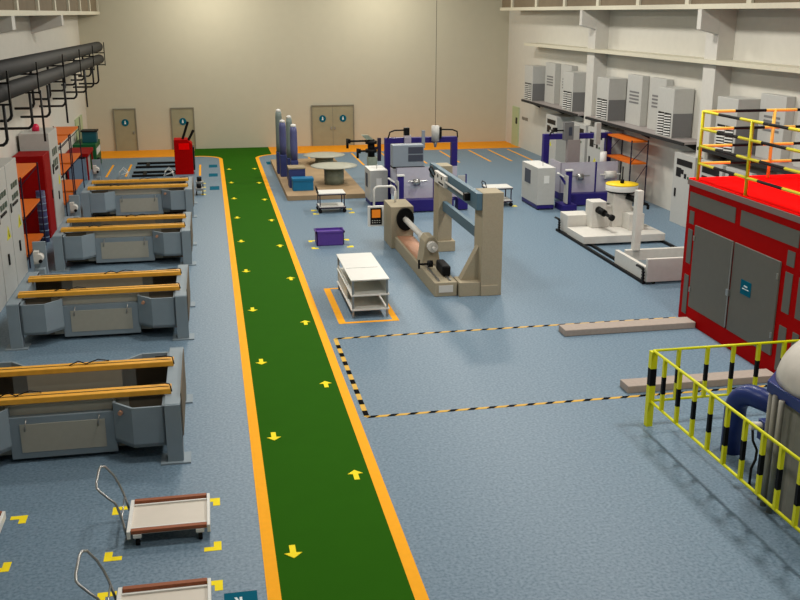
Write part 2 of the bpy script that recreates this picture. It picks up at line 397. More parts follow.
MB().box(0,.03,.2,.35,1.95,2.3).build('switch','slot',t); MB().box(0,.03,.8,1.4,2.0,2.1).build('rotary_handle','slot',t)
MB().box(0,.03,1.0,1.1,.9,1.2).build('door_handle','slot',t)
MB().prism([(1.3,1.4),(1.7,1.4),(1.5,1.75)],0,.012,'x').build('warning_triangle','triy',t)
MB().lathe([(.13,0),(.13,.16),(.09,.24),(.02,.26)],(-.55,.9,3.42),16).build('signal_lamp','pinkl',t)
t=thing('wrapped_roll','tall blue wrapped roll standing beside the dark red cabinet','roll',(-5.72,34.0,0))
MB().cyl((0,0,0),(0,0,1.75),.15,16).build('wrapping','rolls',t)
m=MB()
for k in range(7): m.cyl((0,0,.15+k*.23),(0,0,.19+k*.23),.155,16)
m.build('straps','lblue',t)
# far left corner equipment
t=thing('parts_washer','light blue machine under a red hood in the far left corner','machine',(-5.9,46,0))
MB(t).box(-6.6,-5.75,46.9,48.8,0,1.0).build('body','lblue',t,.01)
MB(t).box(-6.65,-5.6,46.8,49.1,1.1,1.25).build('hood','redd',t,.01)
for x in (-5.7,-6.6):
    for y in (46.85,48.9): MB(t).box(x,x+.07,y,y+.08,0,1.1).build('hood_post','redd',t)
MB(t).box(-5.75,-5.73,47.1,48.6,.2,.9).build('door','cabs',t)
t=thing('green_machine','green machine with a teal monitor in the far left corner','machine',(-6.0,50.5,0))
MB(t).box(-6.7,-5.6,50.2,52.4,0,1.25).build('body','tgreen',t,.02)
MB(t).box(-6.3,-5.6,50.9,51.6,1.25,1.78).build('monitor','tteal',t,.02)
MB(t).box(-6.35,-5.55,50.85,51.65,1.78,1.85).build('monitor_hood','slot',t)
m=MB(t); m.cyl((-5.6,50.5,.35),(-5.45,50.5,.35),.2,16); m.build('handwheel','slot',t)
MB(t).box(-5.6,-5.58,50.4,52.1,.7,1.0).build('control_strip','offw',t)

# pedestal motors
def pedestal(x,y,label,h=1.55):
    t=thing('pedestal_motor',label,'motor',(x,y,0),'motors on grey pedestals by the left tanks')
    MB().box(-.17,.17,-.04,.04,0,h).build('back_plate','tank',t,.01)
    MB().box(-.13,.13,-.3,-.04,0,h*.55).build('pedestal','tank',t,.01)
    m=MB(); m.cyl((0,-.04,h*.74),(0,-.34,h*.74),.12,16); m.box(-.13,.0,-.28,-.05,h*.64,h*.86); m.build('motor','offw',t)
    m=MB(); m.cyl((.06,-.34,h*.7),(.06,-.38,h*.7),.05,12); m.build('shaft_end','slot',t)
    return t
pedestal(-4.72,27.0,'cream motor on a grey pedestal behind the second tank')
pedestal(-4.66,34.1,'cream motor on a grey pedestal behind the third tank')
pedestal(-4.78,42.6,'cream motor on a grey pedestal behind the farthest tank')

# ------------------------------------------------------------ test tanks
def tank():
    t=thing('test_tank','blue grey tank with yellow beams nearest the camera','tank',(0,0,0),'tanks in a row along the left side')
    W,D,H=4.05,3.05,1.09
    for s in (0,1):
        x0,x1=(0,.27) if s==0 else (W-.27,W)
        e=MB(); e.box(x0,x1,.03,D-.03,.32,H); e.build('end_frame','tank',t,.008)
        for y in (0,D-.3):
            MB().box(x0-.0,x1+.0,y,y+.3,.02,H-.01).build('leg','tank',t,.006)
            fx=(x0-.12,x1+.12); MB().box(fx[0],fx[1],y-.07,y+.36,0,.03).build('foot_plate','tank',t)
    # open corner pockets
    def X(x,s): return x if s==0 else W-x
    for s in (0,1):
        for q in (0,1):
            Yf=lambda y: y if q==0 else D-y
            P=[(.27,.1),(.82,.1),(1.16,.45),(1.16,.7),(.27,.7)]
            P=[(X(a,s),Yf(c)) for a,c in P]
            if (s+q)%2: P=P[::-1]
            m=MB(); m.walls(P,.3,1.03,.045,True); m.prism(P,.3,.36)
            m.build('corner_pocket','tank',t)
    # trough
    for q in (0,1):
        Yf=lambda y: y if q==0 else D-y
        a,c=sorted((Yf(.63),Yf(.70)))
        MB().box(.9,W-.9,a,c,.12,1.03).build('side_wall','panel',t)
        a,c=sorted((Yf(.5),Yf(.63)))
        p=MB().box(1.14,W-1.14,a,c,.08,.85).build('side_panel','tank',t,.008)
        a,c=sorted((Yf(.485),Yf(.5)))
        MB().box(1.32,W-1.32,a,c,.2,.72).build('inset_plate','panel',p)
        for x in (1.42,W-1.42):
            h=MB(); h.tube([(x-.02,Yf(.48),.6),(x,Yf(.42),.72),(x+.02,Yf(.48),.82)],.012,6); h.build('lifting_hook','steel',p)
    m=MB(); m.box(.27,W-.27,.7,D-.7,.1,.2); m.box(.27,.9,.63,.7,.12,1.03); m.box(W-.9,W-.27,.63,.7,.12,1.03); m.box(.27,.9,D-.7,D-.63,.12,1.03); m.box(W-.9,W-.27,D-.7,D-.63,.12,1.03); m.build('trough','tankin',t)
    for y0 in (.5,1.92):
        b=MB(); b.box(.18,W-.16,y0,y0+.27,H,H+.10); bb=b.build('support_beam','beam',t,.01)
        k=MB(); k.box(.2,W-.2,y0+.12,y0+.14,H+.10,H+.106); k.build('beam_seam','cable',bb)
        x=1.0 if y0<1 else 2.0
        c=MB(); c.tube([(x,y0+.08,H+.12),(x+.15,y0+.2,H+.15),(x+.3,y0+.1,H+.125),(x+.5,y0+.24,H+.15),(x+.7,y0+.2,H+.125)],.012,6); c.build('loose_cable','cable',bb)
        c=MB(); c.tube([(W-.5,y0+.25,H+.12),(W-.3,y0+.18,H+.15),(W-.18,y0+.05,H+.17),(W-.15,y0-.01,H+.05)],.012,6); c.build('loose_cable','cable',bb)
    c=MB(); c.cyl((X(1.0,1),.35,.9),(X(1.03,1),.23,.9),.04,12); c.build('drain_plug','coppr',t)
    m=MB(); m.box(W,W+.015,.35,D-.35,.35,1.15); m.build('side_cladding','tankin',t)
    return t
TK=tank(); TK.location=(-4.8,15.76,0)
dup(TK,(-4.8,22.5,0),'blue grey tank with yellow beams, second nearest the camera')
dup(TK,(-4.8,29.75,0),'blue grey tank with yellow beams, third from the camera')
dup(TK,(-4.82,37.2,0),'blue grey tank with yellow beams farthest from the camera')

# ------------------------------------------------------------ black ducts with drop pipes
ducts=[]
zd=[lambda y: 5.87+(52.3-y)*.0078, lambda y: 5.27+(52.3-y)*.0095]
for n,(x,r,l) in enumerate(((-5.30,.25,'upper thick black duct along the left wall'),(-5.27,.23,'lower thick black duct along the left wall'))):
    t=thing('duct',l,'duct',(x,52,zd[n](52)),'thick black ducts on the left wall')
    MB(t).cyl((x,10,zd[n](10)),(x,52.3,zd[n](52.3)),r,20).build('duct_body','duct',t)
    MB(t).cyl((x,52.3,zd[n](52.3)),(x,52.38,zd[n](52.38)),r*.97,20).build('end_cap','ductcap',t)
    ducts.append(t)
for n,y in enumerate((21.5,26.6,31.2,36.9,41.8,46.7,51.9)):
    t=thing('duct_hanger','black bracket %s along the left ducts'%(['nearest the camera','second from the camera','third from the camera','fourth from the camera','fifth from the camera','sixth from the camera','at the far end'][n]),'bracket',(-5.0,y,5.0),'brackets carrying the ducts')
    a=zd[1](y)-.26; b=zd[0](y)-.28
    MB(t).box(-4.99,-4.95,y-.03,y+.03,a-.05,6.1).build('upright','pipe',t)
    m=MB(t)
    for z in (a,b): m.box(XL,-4.95,y-.03,y+.03,z-.03,z+.02)
    m.build('cross_arm','pipe',t)
ys=[23.0,25.1,27.0,29.0,31.0,32.8,34.5,36.3,38.4,40.2,41.8,43.5,45.2,46.6,48.3,49.4,50.6]
for n,y in enumerate(ys):
    deep=n%2==0
    zb=4.17 if deep else 4.6; x=-5.22 if deep else -5.42
    t=ducts[1] if deep else ducts[0]
    m=MB(t); m.tube([(x,y,5.2 if deep else 5.8),(x,y,zb+.15)]+[(x-.04,y,zb+.06),(x-.12,y,zb)]+[(x-(.95 if deep else .6),y,zb)],.042,8)
    m.build('drop_pipe','pipe',t)
for n,y in enumerate((32.2,37.6,44.0)):
    m=MB(ducts[1]); m.tube([(-5.1,y,5.2),(-5.1,y,3.62)],.035,8); m.build('riser_pipe','pipe',ducts[1])

# ------------------------------------------------------------ push carts, left foreground
def cart():
    t=thing('platform_trolley','x','trolley',(0,0,0),'cream trolleys with brown bumpers')
    MB().box(.03,1.16,.05,.95,.17,.21).build('deck','cartw',t,.004)
    f=MB(); f.box(-.01,.045,0,1.0,.13,.25); f.box(1.145,1.19,0,1.0,.13,.25); f.box(.05,1.14,.13,.16,.21,.235); f.box(.05,1.14,.84,.87,.21,.235); f.build('frame','white',t,.004)
    for y in (.0,.92): MB().box(.05,1.14,y,y+.08,.205,.26).build('bumper','brown',t,.006)
    for x in (.14,1.04):
        for y in (.06,.94):
            w=MB(); w.cyl((x-.03,y,.065),(x+.03,y,.065),.065,16); w.m(1).box(x-.045,x+.045,y-.035,y+.035,.1,.17); w.build('wheel',['black','steel'],t)
            MB().box(x-.06,x+.06,y-.08 if y<.5 else y+.02,y-.02 if y<.5 else y+.08,.15,.2).build('bracket','white',t)
    h=MB(); h.tube([(-.03,.12,.15),(-.05,.12,.3),(-.09,.12,.5),(-.12,.12,.62),(-.15,.12,.68),(-.24,.13,.76),(-.34,.15,.86),(-.385,.19,.90),(-.40,.3,.93),(-.40,.7,.95),(-.385,.8,.95),(-.33,.85,.92),(-.22,.86,.76),(-.15,.86,.6),(-.1,.86,.45),(-.03,.86,.15)],.019,10); h.build('handle','steel',t)
    h=MB(); h.tube([(-.07,.12,.4),(-.085,.86,.4)],.012,8); h.build('handle_crossbar','steel',t)
    return t
CT=cart(); CT.location=(-1.5,13.05,0); CT['label']='cream platform trolley with brown bumpers fully in view at lower left'
dup(CT,(-1.5,10.62,0),'cream platform trolley cut off by the bottom of the picture')
dup(CT,(-4.55,13.06,0),'cream platform trolley cut off by the left edge')

# ------------------------------------------------------------ three-tier bench, crate, small carts
t=thing('tiered_bench','white three tier bench table standing inside the orange outline','bench',(3.8,24.7,0))
x0,x1,y0,y1=3.3,4.29,23.35,26.2
tp=MB(t).box(x0,x1,y0,y1,.99,1.02).build('top','white',t,.004)
MB(t).box(x0+.05,x1-.1,24.55,24.57,1.02,1.023).build('top_seam','grille',tp)
for z in (.62,.24): MB(t).box(x0,x1,y0,y1,z-.04,z).build('shelf','cabs' if 0 else 'white',t,.004)
MB(t).box(x0+.03,x0+.045,y0+1.0,y1-.1,.24,.72).build('side_board','white',t)
for x in (x0+.05,x1-.05):
    for y in (y0+.05,y1-.05): MB(t).box(x-.025,x+.025,y-.025,y+.025,0,1.0).build('leg','steel',t)
MB(t).box(x1-.06,x1-.05,y0+.1,y1-.1,.28,.95).build('side_board','white',t)

t=thing('crate','purple open crate on the floor between yellow corner marks','crate',(3.77,31.75,0))
m=MB(t); m.walls([(3.32,31.5),(4.24,31.5),(4.24,32.05),(3.32,32.05)],.03,.5,.03,True); m.box(3.34,4.22,31.52,32.03,.0,.44); m.build('body','purple',t)
m=MB(t); m.walls([(3.29,31.47),(4.27,31.47),(4.27,32.08),(3.29,32.08)],.44,.5,.05,True); m.build('rim','purple',t)

def small_cart(loc,label):
    t=thing('service_cart',label,'cart',loc,'small white topped carts')
    MB().box(0,1.05,0,.85,.74,.78).build('top','white',t,.005)
    MB().box(.02,1.03,.02,.83,.22,.26).build('lower_shelf','white',t,.005)
    f=MB(); f.walls([(-.01,-.01),(1.06,-.01),(1.06,.86),(-.01,.86)],.70,.745,.03,True); f.walls([(-.01,-.01),(1.06,-.01),(1.06,.86),(-.01,.86)],.17,.225,.03,True); f.build('frame','purp',t)
    for x in (.05,1.0):
        for y in (.05,.8):
            MB().box(x-.02,x+.02,y-.02,y+.02,.2,.74).build('leg','purp',t)
            w=MB(); w.cyl((x,y-.03,.08),(x,y+.03,.08),.08,14); w.box(x-.02,x+.02,y-.02,y+.02,.1,.2); w.build('wheel','black',t)
    h=MB(); h.tube([(0,.15,.76),(-.04,.15,.9),(-.04,.25,.97),(-.04,.65,.97),(-.04,.75,.9),(0,.75,.76)],.02,8); h.build('handle','black',t)
    return t
S1=small_cart((4.02,37.0,0),'small white topped cart in front of the tan platform')
dup(S1,(10.8,36.95,0),'small white topped cart behind the beige gantry post')

# ------------------------------------------------------------ tan platform with discs and columns
t=thing('platform','low tan platform carrying two round discs and blue columns','platform',(4.7,45,0))
MB(t).box(3.03,6.35,39.9,50.6,0,.2).build('deck','tan',t,.01)
def disc(loc,r,h,pr,label):
    t=thing('disc_table',label,'round table',loc,'grey round discs on drum pedestals')
    MB().lathe([(pr,0),(pr,h-.12)],(0,0,0),28).build('pedestal','gst',t)
    MB().lathe([(pr,h-.12),(r*.75,h-.07),(r,h-.02),(r,h+.01),(r*.6,h+.03),(.05,h+.04)],(0,0,0),40).build('disc','stone',t)
disc((5.34,42.65,.2),1.03,.8,.44,'grey round disc on a drum pedestal nearer the camera')
disc((5.6,48.6,.2),1.05,.45,.46,'grey round disc on a drum pedestal farther back on the platform')
def pillar(x,y,h,label,w,mt):
    t=thing('rounded_pillar',label,'pillar',(x,y,.2),'tall violet blue pillars on the platform')
    MB().box(-w/2,w/2,-.12,.5,0,1.0).build('base','boxb',t,.01)
    MB().lathe([(w*.5,1.0),(w*.52,1.5),(w*.5,h-.35),(w*.42,h-.12)],(0,.15,0),20).build('shaft',mt,t)
    MB().lathe([(w*.42,h-.12),(w*.35,h-.03),(w*.1,h)],(0,.15,0),20).build('cap','white',t)
pillar(3.2,45.9,3.0,'tall green grey pillar at the back left of the platform',.3,'colg')
pillar(3.3,45.0,2.6,'violet blue pillar just in front of the leftmost green grey one',.32,'colb')
pillar(3.52,43.9,2.9,'tall green grey pillar nearer the blue cabinet',.28,'colg')
pillar(3.64,43.1,2.6,'violet blue pillar right behind the blue cabinet',.32,'colb')
t=thing('low_cabinet','dark blue cabinet with tan top on the platform corner','cabinet',(3.6,42,.2))
MB(t).box(3.28,3.98,41.8,42.6,.2,1.02).build('body','boxb',t,.01); MB(t).box(3.26,4.0,41.78,42.62,1.02,1.08).build('top','tand',t)
t=thing('teal_chest','bright teal chest at the front of the tan platform','chest',(3.8,41.2,.2))
MB(t).box(3.36,4.24,41.0,41.55,.2,.62).build('body','boxt',t,.02); MB(t).box(3.34,4.26,40.98,41.57,.62,.74).build('lid','boxt',t,.02)
tag(MB().box(3.75,4.2,49.0,49.6,.2,.75).build('small_box','boxb',None,.01),'small dark blue box at the back of the platform','box')

# measuring arms
t=thing('measuring_robot','black twin arm measuring robot on a grey green pedestal','robot',(7.3,44,0))
MB(t).box(7.08,7.5,43.8,44.2,0,1.15).build('pedestal','gst',t,.01)
m=MB(t); m.cyl((7.25,44,1.15),(7.25,44,1.95),.16,14); m.build('mast','black',t)
m=MB(t); m.cyl((7.25,44,1.35),(7.25,44,1.5),.27,16); m.cyl((7.25,44,1.75),(7.25,44,1.88),.27,16); m.build('joint','black',t)
for z,xe,l in ((1.88,6.15,0),(1.42,6.62,1)):
    m=MB(t); m.tube([(7.25,44,z),(xe,44,z)],.045,8); a=m.build('arm','black',t)
    m=MB(t); m.cyl((xe,44,z+.12),(xe,44,z-.32),.06,10); m.cyl((xe+.1,44,z+.1),(xe+.1,44,z-.1),.05,8); m.build('tool_head','black',a)
MB(t).prism([(6.8,2.15),(7.1,2.15),(7.35,1.95),(7.0,1.95)],43.85,44.15,'y').build('cover','gst',t)
m=MB(t); m.box(7.55,7.7,43.9,44.1,.95,2.0); m.box(7.3,7.6,43.95,44.05,1.5,1.6); m.build('side_post','purp',t)

# ------------------------------------------------------------ navy gantry machines
def machine(x,label,first):
    t=thing('gantry_machine',label,'machine',(x,36.5,0),'navy gantry test machines')
    # local: x from gantry left leg, y from base front
    MB().box(.45,2.35,0,2.3,.03,.5).build('base','navy',t,.02)
    for xx in (0,2.78): MB().box(xx,xx+.25,2.2,2.45,0,2.42).build('gantry_leg','navy',t,.01)
    MB().box(0,3.03,2.2,2.45,2.42,2.64).build('gantry_beam','navy',t,.01)
    e=MB(); e.box(.1,1.6,.35,.39,.5,1.72); e.box(.1,.14,.35,1.6,.5,1.72); e.build('front_panel','lilac',t)
    MB().box(1.63,2.55,.35,.39,.5,1.72).build('front_panel','lilac',t)
    MB().box(1.58,1.64,.33,.41,.5,1.72).build('panel_post','navy',t)
    for y in (.7,): 
        m=MB(); m.cyl((.55,y-.5,1.2),(1.3,y-.5,1.2),.03,8); m.cyl((.75,y-.5,1.15),(1.0,y-.5,1.15),.14,14); m.build('spindle','steel',t)
        m=MB(); m.cyl((1.75,y-.5,1.22),(2.6,y-.5,1.22),.03,8); m.cyl((1.95,y-.5,1.2),(2.4,y-.5,1.2),.16,14); m.build('chuck','steel' if first else 'offw',t)
    # control column
    k=MB(); k.box(-.04,.2,-.72,-.6,.25,1.56); kk=k.build('control_column','navy',t,.01)
    MB().box(-.07,-.04,-.95,-.55,.3,1.4).build('column_cover','cab',kk)
    MB().box(-.06,.22,-.76,-.56,1.56,1.61).build('column_cap','white',kk)
    MB().box(-.25,.35,-1.0,-.1,0,.25).build('column_base','navy',t,.01)
    MB().prism([(-.4,1.47),(-.2,1.33),(-.16,1.37),(-.36,1.51)],-.8,-.55,'y').build('tilted_screen','white',t)
    m=MB(); m.cyl((-.28,-.68,1.38),(.02,-.68,.95),.05,8); m.build('screen_arm','navy',t)
    # heads on the beam
    if first:
        m=MB(); m.box(.78,1.05,2.05,2.3,2.45,2.75); m.build('head_plate','lilac',t); m=MB(); m.box(.78,.98,2.05,2.3,2.75,3.05); m.build('head_motor','black',t)
        m=MB(); m.cyl((2.05,2.05,2.5),(2.05,2.05,3.12),.16,18); m.build('head_cylinder','cab',t)
        m=MB(); m.cyl((2.05,2.05,2.5),(2.05,2.05,2.25),.1,12,.04); m.build('nozzle','steel',t)
        MB().box(2.2,2.32,2.05,2.3,2.6,3.05).build('head_motor','black',t)
        MB().box(1.38,1.5,1.5,1.6,2.3,3.0).build('probe_mast','greyc',t)
        m=MB(); m.tube([(.8,2.2,2.95),(.4,2.2,2.95),(.2,2.2,2.88),(.12,2.2,2.62)],.03,8); m.build('hose','black',t)
        m=MB(); m.tube([(2.3,2.2,2.95),(2.8,2.2,2.93),(3.0,2.2,2.85),(3.02,2.2,2.62)],.03,8); m.build('hose','black',t)
        m=MB(); m.tube([(2.05,2.05,3.12),(2.05,2.05,ZC)],.008,6); m.build('supply_cable','cable',t)
        b=MB().box(-.02,1.22,.42,.95,1.74,2.58).build('spindle_box','greyc',t,.015)
        for z in (1.95,2.25): MB().box(.6,1.18,.40,.42,z,z+.25).build('vent','darkg',b)
        MB().box(-.02,1.25,.4,1.0,1.68,1.74).build('box_base','black',t)
        MB().box(.0,.12,.9,1.0,1.9,2.3).build('box_bracket','black',t)
    else:
        m=MB(); m.box(.95,1.5,1.9,2.15,1.35,2.42); m.build('grey_door','cabs',t)
        m=MB(); m.box(.8,1.2,1.95,2.2,2.4,3.15); m.m(1).box(.98,1.12,1.93,1.95,2.6,2.95); m.build('head_housing',['grille','darkg'],t)
        MB().box(1.2,1.45,1.95,2.2,2.4,3.0).build('head_plate','cab',t)
        MB().box(2.2,2.4,1.95,2.2,2.2,3.1).build('head_housing','cab',t)
        m=MB(); m.tube([(.95,2.1,2.8),(.5,2.1,2.8),(.25,2.1,2.72),(.2,2.1,2.6)],.03,8); m.box(.35,.5,2.0,2.2,2.75,2.92); m.build('hose','black',t)
        m=MB(); m.cyl((2.55,1.9,1.15),(2.55,1.9,1.9),.14,16); m.build('white_cylinder','white',t)
        m=MB(); m.cyl((2.55,1.9,1.1),(2.55,1.9,1.15),.26,16); m.build('flange','white',t)
    if not first: return t
    q=MB(); q.box(2.55,2.95,.1,.6,.03,.48); q.build('side_base','navy',t,.01)
    MB().box(2.58,2.9,.3,.34,.75,1.35).build('side_panel','cab',t)
    MB().box(2.88,2.93,.28,.36,.48,1.4).build('side_post','navy',t)
    return t
machine(6.95,'navy gantry machine with grey spindle box behind the beige lathe',True)
machine(13.7,'navy gantry machine near the right wall beside the orange shelving',False)
def wcab(loc,label,w,d,h):
    t=thing('machine_cabinet',label,'cabinet',loc,'white cabinets beside the gantry machines')
    MB().box(.02,w-.02,.02,d-.02,.05,.2).build('plinth','navy',t)
    MB().box(0,w,0,d,.2,h).build('casing','white' if 0 else 'cab',t,.01)
    MB().box(0.0,w,0.0,d,h,h+.012).build('top','white',t)
    MB().box(-.015,0,d*.45,d*.8,h-.75,h-.2).build('side_vent','darkg',t)
    MB().box(w*.35,w*.65,-.012,0,h-.6,h-.3).build('name_plate','white',t)
    m=MB()
    for x in (.06,w-.06):
        for y in (.06,d-.06): m.cyl((x,y-.03,.04),(x,y+.03,.04),.04,10)
    m.build('castors','black',t)
    m=MB(); m.tube([(w*.5,.5,h),(w*.5,.5,h+.2)],.012,6); m.build('aerial','steel',t)
wcab((6.2,37.95,0),'white cabinet in front of the left gantry machine by the platform',.72,1.35,1.45)
wcab((12.56,36.0,0),'white cabinet in front of the right gantry machine',.72,2.0,1.66)

# ------------------------------------------------------------ beige lathe
t=thing('lathe','beige long bed lathe with black faceplate and bright shaft','lathe',(6.1,28,0))
m=MB(t); m.box(5.83,6.47,24.87,30.8,0,.4); m.build('bed','beige',t,.02)
m=MB(t); m.box(5.9,6.42,27.5,30.7,.4,.415); m.build('slideway','coppr',t)
m=MB(t)
for x in (5.98,6.3): m.box(x-.03,x+.03,25.0,27.5,.4,.44)
m.build('guide_rail','steel',t)
MB(t).box(5.95,6.35,24.855,24.87,.12,.32).build('end_plate','offw',t)
MB(t).box(5.7,6.46,30.7,32.05,0,1.4).build('headstock','beige',t,.02)
m=MB(t); m.prism([(6.17+.29*math.cos(k*PI/18),.99+.38*math.sin(k*PI/18)) for k in range(36)],30.6,30.7,'y'); m.build('faceplate','black',t)
m=MB(t); m.cyl((6.17,30.6,.99),(6.17,26.75,.99),.095,16); m.cyl((6.17,28.0,.99),(6.17,27.6,.99),.14,16); m.cyl((6.17,26.55,.99),(6.17,26.3,.99),.05,12); m.build('shaft','offw',t)
m=MB(t); m.prism([(5.88,.4),(6.46,.4),(6.4,.75),(6.36,1.1),(6.26,1.24),(6.08,1.24),(5.98,1.1),(5.94,.75)],26.8,27.5,'y'); m.build('tailstock','beige',t,.03)
m=MB(t); m.cyl((6.17,26.8,.99),(6.17,26.55,.99),.15,18); m.build('quill_sleeve','offw',t)
m=MB(t); m.box(6.18,6.42,25.4,26.25,.42,.72); m.build('drive_motor','black',t,.05)
m=MB(t); m.cyl((5.72,26.4,.55),(6.1,26.4,.55),.03,8); m.cyl((5.98,26.4,.55),(6.12,26.4,.55),.1,14); m.cyl((5.72,26.4,.42),(5.72,26.4,.68),.03,8); m.build('crank_handle','black',t)
t=thing('control_pendant','white control pendant with orange screen hanging from a bent tube','control panel',(5.35,31.4,1.0))
a=[(6.0,31.5,1.4),(6.0,31.5,1.8)]+arc((5.85,31.5,1.8),.15,0,90,5)+arc((5.42,31.5,1.8),.15,90,180,5)+[(5.27,31.5,1.31)]
m=MB(t); m.tube(a,.036,10); m.build('support_tube','white',t)
p=MB(t).box(5.05,5.59,31.42,31.52,.62,1.31).build('panel','white',t,.01)
MB(t).box(5.13,5.52,31.405,31.42,.68,1.25).build('bezel','black',p)
MB(t).box(5.18,5.47,31.395,31.405,.92,1.19).build('display','screen',p)
m=MB(t)
for r in range(2):
    for k in range(4): m.box(5.18+.08*k,5.22+.08*k,31.397,31.405,.74+r*.07,.76+r*.07)
m.build('keys','offw',p)
# gantry over the lathe
t=thing('portal_frame','beige portal posts joined by a blue grey beam beside the lathe','portal frame',(7.3,27,0))
m=MB(t); m.box(7.1,7.69,24.72,25.5,0,2.87); m.build('post','beige',t,.015)
m=MB(t); m.box(6.5,7.1,24.75,25.45,0,.4); m.box(7.1,7.6,24.7,24.75,.0,.3); m.build('foot','beige',t,.015)
m=MB(t); m.prism([(6.6,.4),(7.1,.4),(7.1,1.35)],25.0,25.3,'y'); m.build('gusset','beige',t)
m=MB(t); m.box(7.14,7.6,30.05,30.75,0,2.8); m.build('post','beige',t,.015)
m=MB(t); m.box(7.12,7.7,29.95,30.85,0,.35); m.build('foot','beige',t,.015)
m=MB(t); m.box(6.94,7.1,24.74,30.5,2.4,2.86); m.build('cross_beam','blueg',t,.01)
m=MB(t); m.box(7.28,7.42,25.5,30.05,1.35,1.66); m.build('lower_beam','blueg',t,.01)
m=MB(t); m.box(6.82,6.94,28.0,29.3,2.45,2.8); cg=m.build('carriage','offw',t,.01)
m=MB(t)
for y in (28.5,29.0,29.4): m.cyl((6.82,y-.2,2.7),(6.80,y-.2,2.7),.05,10)
m.box(6.81,6.82,28.1,28.7,2.5,2.55); m.build('carriage_fittings','slot',cg)
m=MB(t); m.cyl((6.86,28.0,2.64),(6.86,25.6,2.64),.035,10); m.build('lead_screw','offw',t)
m=MB(t); m.box(6.78,6.94,25.4,25.6,2.55,2.75); m.build('screw_bearing','black',t)
m=MB(t); m.tube([(6.86,29.3,2.7),(6.84,29.8,2.85),(6.86,30.2,2.7),(6.88,29.9,2.55),(6.86,29.3,2.55)],.03,8); m.build('cable_loop','black',t)

# ------------------------------------------------------------ wheel machine and white frame on floor rails
t=thing('floor_rails','pair of black floor rails joining the wheel machine and the white frame','rails',(13.6,29,0))
for x in (12.06,12.36,14.95): MB(t).box(x-.045,x+.045,25.0,32.3,0,.08).build('rail','black',t)
t=thing('wheel_machine','off white machine with a yellow topped wheel on black rails','machine',(13.6,31,0))
MB(t).box(12.08,15.0,29.75,31.35,.08,.33).build('base_plate','offw',t,.015)
MB(t).box(12.12,13.0,31.45,32.2,.08,.72).build('rear_block','offw',t,.015)
m=MB(t); m.box(12.82,13.35,31.0,31.6,.33,1.25); m.build('motor_block','offw',t,.02)
m=MB(t); m.cyl((13.05,31.0,.98),(13.12,30.6,.92),.12,14); m.cyl((13.12,30.6,.92),(13.22,30.3,.85),.06,10); m.cyl((13.22,30.3,.85),(13.25,30.2,.83),.11,12); m.build('drive_coupling','black',t)
m=MB(t); m.box(13.6,14.3,31.0,31.6,.33,1.52); m.build('column','offw',t,.02)
m=MB(t); m.box(13.95,14.5,30.4,31.0,.33,.9); m.build('front_block','offw',t,.015)
m=MB(t); m.box(14.3,14.75,31.1,31.5,.33,.95); m.build('side_block','offw',t,.015)
m=MB(t); m.box(13.38,13.6,31.2,31.5,.33,1.1); m.box(13.3,13.6,31.15,31.5,1.02,1.1); m.build('bracket','offw',t)
m=MB(t); m.lathe([(.5,1.52),(.5,1.58)],(14.0,31.3,0),32); m.build('bearing_ring','black',t)
m=MB(t); m.lathe([(.56,1.58),(.56,1.78)],(14.0,31.3,0),36); m.build('wheel','white',t,.01)
m=MB(t); m.lathe([(.56,1.78),(.56,1.815),(.08,1.82)],(14.0,31.3,0),36); m.build('wheel_top','yel',t)
m=MB(t); m.cyl((14.0,31.3,1.82),(14.0,31.3,2.4),.025,8); m.cyl((14.0,31.3,1.82),(14.0,31.3,1.95),.07,12); m.build('spindle','black',t)
m=MB(t); m.cyl((14.05,30.95,1.42),(14.35,30.6,1.3),.1,12); m.cyl((14.35,30.6,1.3),(14.6,30.4,1.2),.05,10); m.cyl((14.6,30.4,1.2),(14.6,30.4,1.05),.05,8); m.build('side_motor','black',t)
t=thing('white_frame','off white open floor frame with a tall post beside the red enclosure','frame',(13.6,26.4,0))
MB(t).box(12.08,12.2,25.02,27.2,.08,.5).build('side_wall','offw',t,.01)
MB(t).box(12.08,15.1,24.9,25.02,.08,.76).build('front_wall','offw',t,.01)
MB(t).box(12.45,15.1,27.2,27.35,.08,.46).build('rear_wall','offw',t,.01)
MB(t).box(12.2,15.1,25.1,27.2,.08,.13).build('floor_pan','tank',t)
MB(t).box(12.66,12.86,27.1,27.35,.46,2.32).build('post','offw',t,.01)
for n,(x,y,l) in enumerate(((12.02,31.95,'black cable chain at the far end of the floor rails'),(12.0,24.96,'black cable chain on the corner of the white frame'))):
    t=thing('cable_chain',l,'cable chain',(x,y,0.08),'cable chains on the floor rails')
    m=MB()
    for q in range(4): m.box(-.04+.0*q,.02,-.06,.06,q*.09,q*.09+.05)
    for q in range(3): m.box(-.03,.01,-.04,.04,q*.09+.05,q*.09+.09)
    m.build('links','black',t)
    m=MB(); m.tube([(-.01,0,.36),(0,.1,.39),(.01,.3,.39),(.02,.5,.37)],.04,6); m.build('chain_band','black',t)

